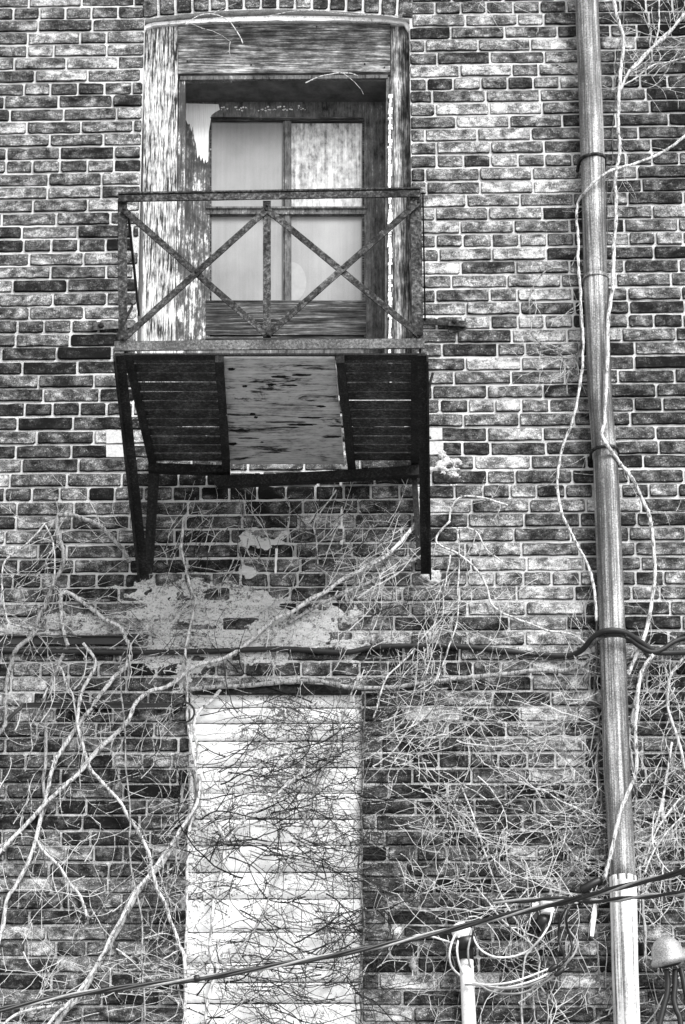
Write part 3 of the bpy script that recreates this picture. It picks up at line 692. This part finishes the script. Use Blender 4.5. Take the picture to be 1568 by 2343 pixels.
wl = [
 ([(115,610),(85,680),(70,760),(85,830),(130,880),(190,920),(285,945),(400,940),(500,920),(600,885),(700,845)], m_white_wire, 'white wire forming the outermost drip loop at the conduit cap'),
 ([(140,610),(120,700),(125,780),(150,860),(200,915),(280,950),(400,965),(520,945),(640,905),(730,855)], m_white_wire, 'white wire forming the middle drip loop at the conduit cap'),
 ([(212,590),(200,660),(188,740),(200,820),(230,890),(270,940),(340,965),(450,970),(560,955),(650,920),(745,885)], m_grey_wire, 'grey wire forming the inner drip loop at the conduit cap'),
 ([(170,945),(260,950),(330,985),(430,1003),(540,995),(640,950),(745,890)], m_grey_wire, 'grey wire sagging lowest below the spliced wires'),
 ([(222,640),(250,700),(300,745),(380,772),(480,765),(560,735),(610,695),(655,645),(690,590),(715,530),(722,460)], m_white_wire, 'white wire rising from the conduit to the round insulator'),
 ([(880,432),(840,440),(795,490),(770,560),(765,640),(780,710),(800,760),(795,800)], m_rubber, 'left black wire hanging from the twisted pair cable'),
 ([(880,432),(835,450),(815,510),(820,580),(840,650),(850,710),(830,760),(770,830)], m_rubber, 'middle black wire hanging from the twisted pair cable'),
 ([(885,425),(838,445),(808,500),(810,560),(840,610),(875,660),(880,710),(850,770),(800,820)], m_grey_wire, 'right grey wire hanging from the twisted pair cable'),
 ([(-260,690),(-200,655),(-120,630),(-40,640),(30,662),(110,682),(180,688)], m_white_wire, 'pale wire arching from the white doorway to the conduit collar'),
]
for pts_, mm, lb in wl:
    cable('loose_wire', [C(a_, b_, .10+.03*math.sin(i*1.1)) for i, (a_, b_) in enumerate(pts_)], .0038 if mm is not m_rubber else .0045, mm, lb, 'wire')
for i, (a_, b_, c_, d_, lb) in enumerate(((700,860,760,820,'black splice sleeve on the upper spliced wires'),(740,890,800,840,'black splice sleeve on the lower spliced wires'),(655,645,690,560,'black sleeve on the wire below the round insulator'))):
    a = MB(); p, q = W(*C(a_,b_,.11)), W(*C(c_,d_,.11)); a.tube([p, lerp(p,q,.15), lerp(p,q,.5), lerp(p,q,.85), q], [.005,.009,.0105,.009,.005], 12); tag(a.build('splice_sleeve', m_rubber, None, p), lb, 'cable splice')
ins = empty('insulator', W(1250,2110,.03), 'round ribbed white insulator on a wall bracket between conduit and downspout', 'insulator'); io = Vector(ins.location)
a = MB(); a.lathe(W(1253,2074,.06), ((-.03,.022),(-.026,.027),(-.02,.022),(-.014,.028),(-.006,.022),(0,.029),(.008,.024),(.014,.028),(.024,.016),(.028,.004)), 24); a.build('porcelain', m_white, ins, io)
a = MB(); a.poly([W(1218,2082,.02),W(1234,2080,.02),W(1234,2066,.02),W(1218,2066,.02)], .01); a.build('bracket_tab', m_white, ins, io)
a = MB(); a.box(W(1220,2104,.05),W(1262,2088,.01)); a.lathe(W(1243,2104,.05), ((-.04,.014),(-.01,.024),(.012,.02)), 16); a.build('bracket', m_rubber, ins, io)
a = MB(); a.poly([W(*C(965,635,.03)),W(*C(988,640,.03)),W(*C(1008,500,.03)),W(*C(1005,395,.03)),W(*C(995,395,.03)),W(*C(972,500,.03))], .006); tag(a.build('broken_strip', m_white, None), 'broken white strip hanging just left of the downspout', 'strip')
a = MB(); p, q = W(*C(905,348,.05)), W(*C(1035,280,.05)); a.tube([p, lerp(p,q,.1), lerp(p,q,.9), q], [.012,.018,.018,.012], 10); tag(a.build('cable_clamp', m_rubber, None, p), 'stubby black cable clamp on the wall just left of the downspout', 'clamp')
a = MB(); a.tube(line([(942,2190,.03),(945,2205,.035),(947,2218,.03),(952,2232,.02)],3), [.006,.012,.013,.014,.013,.012,.01,.008,.006,.003][:10], 8, lump=.3); tag(a.build('bark_flake', m_bark_grey, None), 'curled flake of bark stuck on bricks left of the conduit', 'bark')
# bell-shaped head with cables at the right edge
dm = empty('cable_hood', W(1531,2230,.1), 'round grey metal cable hood with cables below, at lower right beside the downspout', 'cable hood'); do_ = Vector(dm.location)
a = MB(); ax = Vector((-.25,-.25,1)); c = W(1532,2200,.13)
a.lathe(c, ((-.012,.050),(-.006,.064),(.004,.066),(.012,.062),(.018,.058),(.04,.056),(.06,.049),(.075,.038),(.086,.022),(.09,.006)), 32, ax); a.build('dome', m_dome, dm, do_)
a = MB(); a.lathe(c, ((-.02,.03),(-.008,.05)), 24, ax); a.build('throat', m_rubber, dm, do_)
for pts_ in ([(1450,850),(1458,920),(1455,1000),(1435,1080),(1415,1160),(1405,1230),(1400,1500)],[(1505,850),(1505,950),(1498,1040),(1515,1110),(1540,1190),(1550,1500)],[(1540,840),(1555,900),(1570,980),(1590,1100),(1600,1500)]):
    a = MB(); a.tube(smooth([W(*C(p_[0],p_[1],.12)) for p_ in pts_]), .0105, 10); a.build('hood_cable', m_rubber, dm, do_)

# ------------------------------------------------------------ vines
def vine(name, uv, r, m, label, dep=.022, twigs=0, tr=.0016, lump=.18, taper=1.0, group=None, wig=.003, cat='vine', tm=None, start=0):
    raw = smooth([W(q_[0],q_[1],q_[2] if len(q_) > 2 else dep+.010*math.sin(i*1.3+len(uv))) for i,q_ in enumerate(uv)], 7)
    big_ = .020 if r < .0042 else .006
    pts = [p+Vector((mnoise.noise(p*19)*wig+mnoise.noise(p*5)*big_, mnoise.noise(p*11)*wig, mnoise.noise(p*23+Vector((5,5,5)))*wig+mnoise.noise(p*6+Vector((9,1,3)))*big_*.6)) for p in raw]
    n = len(pts); o = pts[0].copy(); rad = [r*(1-(1-taper)*i/(n-1)) for i in range(n)]
    a = MB(); a.tube(pts, rad, 8, lump=lump)
    # nodes: small swellings and stubs
    for i in range(4, n-2, rnd.randint(5,9)):
        d = Vector((rnd.uniform(-1,1), rnd.uniform(-.6,0), rnd.uniform(-1,1))).normalized(); L = r*rnd.uniform(1.3,2.6)
        a.tube([pts[i], pts[i]+d*L], [r*.5, r*.25], 5)
    ob = a.build(name, m, None, o)
    tag(ob, label, cat, group)
    if twigs:
        for _ in range(twigs):
            t = MB()
            i = rnd.randint(2, n-2); d = pts[min(i+1,n-1)]-pts[i-1]; base = math.atan2(d.z, d.x)+rnd.choice((-1,1))*rnd.uniform(.4,1.2)
            twig(t, pts[i].x, pts[i].z, -pts[i].y, base, rnd.uniform(.09,.34), tr*.85, 1)
            t.build('side_shoot', tm or m_twig, ob, o)
    return ob
def twig(t, x, z, dep, ang, L, r, lvl=1, curl=None, dmax=.06, straight=.15, dmin=.014):
    seg = .022; n = max(3, int(L/seg)); pts = []; curl = rnd.gauss(0,2.4) if curl is None else curl; y = dep; dy = rnd.uniform(-.004,.006)
    for i in range(n+1):
        pts.append(Vector((x, -y, z)))
        if i == n: break
        ang += curl*seg+rnd.gauss(0, straight); x += math.cos(ang)*seg; z += math.sin(ang)*seg
        y = min(dmax, max(dmin, y+dy+rnd.uniform(-.004,.004)))
        if lvl > 0 and i > 1 and rnd.random() < .20:
            twig(t, x, z, y, ang+rnd.choice((-1,1))*rnd.uniform(.5,1.1), L*rnd.uniform(.25,.5), r*.75, lvl-1, None, dmax, straight)
        elif rnd.random() < .18:
            a2 = ang+rnd.choice((-1,1))*rnd.uniform(.7,1.4); p = pts[-1]; l2 = rnd.uniform(.005,.014)
            t.tube([p, p+Vector((math.cos(a2)*l2, -.002, math.sin(a2)*l2))], [r*.8, r*.9], 3)
    t.tube(pts, [r*(1.15-.75*i/n) for i in range(n+1)], 4, cap=False)

V = vine
V('vine', [(297,1285),(280,1259),(250,1227),(225,1202),(190,1187),(150,1178),(131,1184),(131,1222),(145,1262),(142,1297),(120,1337),(107,1377),(90,1407),(75,1452),(40,1482),(27,1512),(15,1562),(12,1602),(15,1637),(5,1667),(-20,1700)], .0085, m_bark_grey, 'gnarled vine hooking over from the left balcony brace down to the left edge', .03, 10)
V('vine', [(155,1477),(147,1452),(142,1412),(138,1372),(142,1357),(160,1359),(185,1374),(220,1399),(245,1419),(275,1434),(290,1462),(298,1482),(285,1527),(260,1552),(230,1592),(210,1622),(180,1657),(150,1702),(130,1732),(120,1758),(107,1813),(95,1858),(82,1923),(60,1978),(35,2028),(17,2058),(7,2118),(-5,2160)], .0075, m_bark, 'pale vine with a sharp hooked top below the first hook, winding to lower left', .028, 14)
V('vine', [(155,1477),(150,1487),(132,1522),(115,1562),(102,1597),(105,1642),(105,1692),(102,1758),(97,1788),(102,1843),(85,1900)], .0065, m_bark_grey, 'straight vine dropping from the hooked vine at the left of the wall', .022, 8)
V('vine', [(957,1115),(954,1172),(949,1202),(914,1242),(884,1272),(834,1302),(784,1325),(745,1357),(710,1372),(675,1397),(625,1422),(575,1467),(540,1492),(500,1512),(450,1522),(420,1542),(380,1572),(340,1582),(310,1612),(290,1652),(250,1692),(215,1727),(190,1760),(150,1798),(105,1838),(65,1883),(30,1918),(-10,1960)], .0078, m_bark, 'long pale vine running diagonally from the right balcony brace to the left edge', .035, 16)
V('vine', [(961,1272),(930,1288),(880,1315),(830,1340),(784,1360),(740,1382),(700,1402),(660,1428)], .0062, m_bark_grey, 'short vine joining the long diagonal vine at the right balcony foot', .03, 6)
V('vine', [(420,1182),(415,1257),(425,1297),(435,1342),(447,1372),(440,1422),(427,1472),(425,1522),(427,1597),(427,1647),(435,1692),(448,1747),(450,1813),(440,1860),(430,1908),(428,2008),(427,2100),(425,2200),(424,2380)], .0055, m_bark, 'tall thin vine climbing the left edge of the white doorway to the balcony', .03, 20)
V('vine', [(505,1579),(480,1607),(450,1632),(442,1667),(455,1722),(446,1780),(450,1833),(475,1863),(500,1898),(512,1933),(507,1993),(492,2053),(487,2108),(482,2183),(492,2218),(482,2268),(465,2380)], .0065, m_bark, 'pale vine winding down over the left part of the white doorway', .03, 8, tm=m_twig_dark)
V('vine', [(442,1760),(455,1823),(425,1878),(400,1928),(370,1978),(325,2023),(295,2078),(270,2128),(240,2183),(210,2238),(180,2283),(150,2313),(110,2370)], .0095, m_bark_grey, 'thickest vine slanting from the white doorway edge to the bottom left', .04, 14)
V('vine', [(462,1770),(448,1840),(410,1900),(385,1940),(350,1990),(312,2035),(280,2095),(256,2140),(232,2190),(205,2235),(160,2290),(120,2330),(90,2370)], .006, m_bark, 'pale vine twined beside the thickest slanting vine', .05, 6)
V('vine', [(190,1472),(217,1512),(205,1550),(187,1587),(177,1640),(177,1667),(195,1727),(210,1763),(240,1798),(275,1838),(295,1873),(320,1908),(340,1953),(350,1993),(357,2028),(375,2063),(385,2098),(400,2133),(415,2173),(424,2208),(426,2260)], .0062, m_bark, 'bright vine slanting down right across the dark bricks to the doorway edge', .045, 16)
V('vine', [(82,1923),(105,1953),(135,1983),(160,2023),(185,2053),(200,2098)], .0055, m_bark, 'short bright branch slanting down right at the far left bricks', .03, 5)
V('vine', [(435,1577),(475,1573),(550,1570),(650,1562),(725,1557),(784,1570),(824,1574),(909,1572),(1009,1557),(1109,1547),(1209,1537),(1284,1534),(1334,1522),(1362,1500)], .0085, m_bark_grey, 'thick vine lying level along the top of the white doorway to the downspout', .03, 22)
V('vine', [(1400,-200),(1404,0),(1416,50),(1429,90),(1424,140),(1419,190),(1416,240),(1414,300),(1416,350),(1409,400),(1409,475),(1404,550),(1404,586,.10),(1401,661,.12),(1391,736,.15),(1391,786,.15),(1388,886,.155),(1384,961,.155),(1378,991,.16),(1391,1021,.155),(1421,1061,.10),(1449,1096),(1474,1151),(1484,1172),(1491,1212),(1499,1272),(1501,1322),(1494,1372),(1484,1422),(1469,1472),(1454,1507),(1439,1545)], .0072, m_bark, 'long pale vine following the right side of the downspout from the top', .085, 10, lump=.25)
V('vine', [(1420,205),(1440,165),(1459,150),(1494,110),(1524,85),(1568,30),(1620,-40)], .0055, m_bark, 'pale branch forking up to the top right corner', .06, 10)
V('vine', [(1421,198),(1450,160),(1475,130),(1500,105),(1545,60),(1600,10)], .0040, m_bark, 'thin branch beside the one forking to the top right corner', .05, 10)
V('vine', [(1419,195),(1400,203),(1450,185),(1500,150),(1540,140),(1600,120)], .0032, m_bark, 'slender branch spreading right from the fork near the top', .05, 8)
V('vine', [(1516,-60),(1514,30),(1506,80),(1495,120)], .0035, m_bark, 'thin pale vine hanging from the top edge at the right', .04, 3)
V('vine', [(1600,290,.04),(1568,312,.05),(1540,335,.06),(1509,352,.07),(1459,372,.10),(1430,380,.125),(1399,390,.15),(1369,410,.155),(1342,438,.13),(1324,460,.09),(1319,500),(1324,550),(1324,586),(1326,636),(1331,711),(1336,786),(1334,846),(1324,906),(1309,966),(1289,1016),(1279,1061),(1276,1111),(1284,1161),(1289,1182),(1309,1227),(1334,1272),(1349,1307),(1359,1347),(1364,1422)], .0055, m_bark, 'vine crossing over the downspout and running down its left side', .10, 14, lump=.25)
V('vine', [(1331,636),(1329,700),(1334,760),(1330,800),(1318,830),(1325,860)], .0036, m_bark_dark, 'thin dark rootlet stem against the left side of the downspout', .05, 5)
V('vine', [(1324,626),(1284,613),(1249,621),(1219,651),(1206,686),(1211,726),(1219,761),(1235,780),(1249,791),(1289,816),(1300,850),(1303,905)], .0028, m_bark_grey, 'thin looping tendril on the bricks left of the downspout', .03, 6)
V('vine', [(1219,761),(1232,800),(1245,815)], .0024, m_bark, 'tiny tendril tip below the looping tendril', .03, 2)
V('vine', [(1029,1192),(996,1237),(1049,1267),(1084,1297),(1109,1332),(1129,1387),(1184,1417),(1254,1442),(1309,1452),(1350,1480)], .0042, m_bark, 'vine zigzagging from the right balcony brace foot to the downspout', .03, 8)
V('vine', [(1029,1192),(1039,1156),(1064,1138),(1109,1141),(1164,1156)], .0040, m_bark, 'small arching vine tip right of the right balcony brace', .03, 3)
V('vine', [(1034,1207),(1084,1214),(1114,1257),(1156,1292)], .0028, m_bark, 'thin vine drooping right below the small arching tip', .03, 4)
V('vine', [(1029,1267),(1019,1347),(1009,1412),(974,1452),(919,1522),(879,1560),(850,1640)], .0030, m_bark, 'thin pale vine falling left of its twin below the right brace', .03, 12)
V('vine', [(1049,1222),(1051,1347),(1046,1412),(1024,1492),(999,1555)], .0028, m_bark, 'thin pale vine falling right of its twin below the right brace', .03, 8)
V('vine', [(100,1197),(60,1247),(15,1287),(5,1337),(10,1397),(25,1427),(75,1435)], .0034, m_bark, 'thin vine looping along the left edge beside the hooked vine', .03, 12)
V('vine', [(102,1202),(122,1247),(127,1297),(118,1340)], .0030, m_bark, 'short thin vine crossing the first hooked vine', .05, 6)
V('vine', [(102,1597),(130,1527),(150,1560),(170,1592),(177,1662)], .0036, m_bark, 'small forked vine between the two left vines', .035, 5)
V('vine', [(275,1500),(287,1758),(295,1908),(302,1998),(320,2108),(325,2233),(330,2380)], .0030, m_bark_grey, 'straight thin stem hanging down the dark bricks left of the doorway', .06, 10)
V('vine', [(-40,2390),(25,2328),(60,2313),(120,2303)], .0050, m_bark, 'pale stub of vine at the bottom left corner', .05, 5)
V('vine', [(1600,1470),(1568,1502),(1534,1552),(1529,1597),(1534,1637),(1554,1697),(1570,1760)], .0055, m_bark, 'pale vine curving down at the right edge below the cable hump', .04, 16)
V('vine', [(1499,1497),(1469,1537),(1459,1597),(1454,1672),(1456,1758),(1447,1790),(1434,1823),(1414,1883),(1399,1948),(1384,2012)], .0070, m_bark, 'vine crossing in front of the lower downspout', .165, 6, lump=.25)
V('vine', [(1600,1466),(1560,1470),(1530,1480),(1500,1500),(1465,1560),(1450,1620)], .0060, m_bark_grey, 'dark grey vine beside the cable right of the downspout', .04, 12)
V('vine', [(1516,1828),(1514,1855),(1521,1883)], .0085, m_bark, 'short thick peeled stub of vine right of the downspout', .05, 0)
V('vine', [(1540,1700),(1516,1828),(1500,1890),(1484,1933),(1466,1983),(1462,2040)], .0045, m_bark, 'pale vine sweeping down left toward the lower downspout', .04, 16)
V('vine', [(1640,1800),(1568,1823),(1520,1870),(1490,1930),(1474,1985)], .0035, m_bark, 'upper of the arching stems at the right edge', .05, 16)
V('vine', [(1640,1850),(1568,1868),(1530,1900),(1495,1950),(1478,2000)], .0032, m_bark, 'lower of the arching stems at the right edge', .06, 16)
V('vine', [(700,1740),(690,1768),(640,1810),(600,1843),(550,1888),(515,1928)], .0048, m_bark, 'pale vine slanting over the upper part of the white doorway', .045, 6, tm=m_twig_dark)
V('vine', [(810,1560),(760,1700),(715,1830),(675,1943),(620,2033),(600,2098),(560,2158),(500,2223)], .0034, m_bark_grey, 'thin grey vine slanting down left across the white doorway', .04, 12, tm=m_twig_dark)
V('vine', [(828,1574),(830,1680),(826,1800),(829,1900),(826,2000),(829,2100),(827,2200),(829,2380)], .0036, m_bark_dark, 'dark thin vine climbing the right edge of the white doorway', .015, 24, tm=m_twig_dark)
V('vine', [(1364,1422),(1368,1500),(1360,1580),(1372,1660),(1366,1740),(1378,1820),(1380,1900),(1388,1980)], .0050, m_bark_dark, 'dark hairy stem behind the left side of the lower downspout', .03, 26)
V('vine', [(1450,1620),(1440,1700),(1455,1790),(1452,1880),(1460,1960),(1470,2050),(1478,2200)], .0050, m_bark_grey, 'grey stem behind the right side of the lower downspout', .03, 24)
V('vine', [(735,1290),(728,1240),(716,1200),(738,1160),(770,1120)], .0026, m_bark, 'thin upright twig below the middle of the balcony', .03, 8)
V('vine', [(1300,2343),(1240,2250),(1230,2180),(1150,2110),(1085,2030)], .0030, m_bark, 'thin stem rising left behind the wires below the insulator', .03, 10)
V('vine', [(1196,2380),(1200,2200),(1210,2160),(1130,2020),(1090,1900),(1060,1800)], .0034, m_bark, 'pale upright stem behind the wire loops right of the conduit', .025, 14)
V('vine', [(1430,-30),(1392,420),(1385,560)], .0018, m_bark_dark, 'hair thin dark tendril behind the downspout', .02, 0)
V('vine', [(422,58),(445,40),(470,31),(495,32),(520,42),(540,62),(556,98)], .0022, m_bark, 'dry tendril curled over the left of the head board', .03, 2)
V('vine', [(700,192),(730,178),(770,168),(800,166),(818,170)], .0022, m_bark, 'dry tendril lying across the top of the door recess', .03, 1)
V('vine', [(600,38),(660,24),(720,22),(790,30),(920,36)], .0016, m_bark, 'thin dry tendril hanging under the brick arch', .03, 0)

# fine tangles: nobody could count them
def tangle(name, label, m, beds, seed, cat='twigs'):
    global rnd
    keep = rnd; rnd = random.Random(seed); t = MB()
    for (u0,u1,v0,v1,cnt,am,asp,l0,l1,r,lv) in beds:
        for _ in range(int(cnt*.85)):
            u, v = rnd.uniform(u0,u1), rnd.uniform(v0,v1); p = W(u,v,0)
            q = p*2.6+Vector((seed*7.3, 0, 1)); fl = mnoise.noise(q)*1.7; clump = mnoise.noise(p*3.4+Vector((0, seed*3.1, 0)))
            if seed > 1 and clump < -.15 and rnd.random() < .6: continue
            a_ = R(am+asp*fl+rnd.gauss(0,asp*.38)); a_ += math.pi if rnd.random() < .25 else 0
            tn = min(1, max(-.4, rnd.gauss(.5,.5))); t.cur = (tn,tn,tn,1)
            L = rnd.uniform(l0,l1)*rnd.choice((.8,1.2,1.7))
            twig(t, p.x, p.z, rnd.uniform(.012,.045), a_, L, r*(1.5 if rnd.random() < .15 else rnd.uniform(.6,1.05)), 2 if rnd.random() < .4 else lv, rnd.gauss(0,3.0)+2*mnoise.noise(q*1.3))
    ob = t.build(name, m, None); rnd = keep
    return tag(ob, label, cat, kind='stuff')
# (u0,u1,v0,v1, count, mean angle, spread, min length, max length, radius, branching)
tangle('twig_tangle', 'bushy pale dry twigs under the balcony floor', m_twig, [(380,480,1230,1300,26,80,30,.1,.24,.0016,1),(520,700,1200,1340,24,60,40,.1,.28,.0016,1),(700,900,1180,1330,36,40,25,.1,.26,.0017,1),(600,860,1330,1500,26,50,40,.1,.3,.0016,1)], 1)
tangle('twig_tangle', 'loose pale twigs over the left bricks beside the hooked vines', m_twig, [(-60,120,1200,1440,22,20,60,.08,.25,.0016,1),(60,300,1280,1440,14,10,60,.08,.25,.0015,1),(150,420,1430,1560,24,30,50,.08,.2,.0015,1),(-60,420,1560,1900,44,50,50,.1,.32,.0018,1),(240,430,1850,2250,60,40,40,.08,.26,.0016,1),(-60,260,1900,2400,60,60,50,.1,.3,.0017,1),(240,430,2150,2400,46,30,40,.08,.3,.0017,1)], 2)
tangle('twig_tangle', 'loose pale twigs on the bricks above right of the white doorway', m_twig, [(760,1000,1340,1580,62,60,35,.1,.3,.0016,1),(1000,1360,1300,1560,12,30,50,.08,.2,.0015,1),(850,1360,1560,1700,44,10,40,.1,.3,.0016,1)], 3)
tangle('twig_tangle', 'dense pale twig tangle on the dark bricks right of the white doorway', m_twig, [(840,1390,1690,1980,140,-25,45,.1,.34,.0016,1),(840,1390,1980,2400,120,40,60,.1,.3,.0016,1),(1100,1390,1700,2000,60,-45,30,.15,.35,.0017,1),(840,1000,1640,1760,30,15,15,.2,.4,.0016,1),(1330,1400,1450,2360,40,80,30,.06,.18,.0016,1)], 4)
tangle('twig_tangle', 'dense pale twigs on the bricks right of the lower downspout', m_twig, [(1450,1640,1500,1800,56,70,40,.08,.25,.0016,1),(1460,1640,1800,2080,90,50,20,.1,.3,.0017,1),(1460,1640,2080,2400,34,50,50,.08,.2,.0016,1)], 5)
tangle('twig_tangle', 'dark twig tangle spread over the white doorway', m_twig_dark, [(436,560,1600,2380,75,15,35,.1,.32,.0019,1),(520,828,1600,1700,46,-10,35,.08,.28,.0016,1),(520,828,1700,1900,100,-8,28,.1,.3,.0017,1),(520,828,1900,2150,115,-12,26,.1,.34,.0018,1),(500,828,2150,2380,120,-5,30,.1,.3,.0018,1)], 6)
tangle('twig_tangle', 'pale fine twigs crossing the white doorway among the dark ones', bark('buff_twig', .1, .45), [(440,828,1620,2380,40,40,50,.1,.3,.0017,1)], 7)
tangle('twig_tangle', 'sparse pale twigs on the bricks at the top right corner', m_twig, [(1430,1640,-40,240,34,45,40,.08,.25,.0016,1),(1060,1200,-40,20,8,-70,30,.06,.14,.0014,1),(1240,1320,100,200,3,-40,20,.08,.16,.0014,1)], 8)
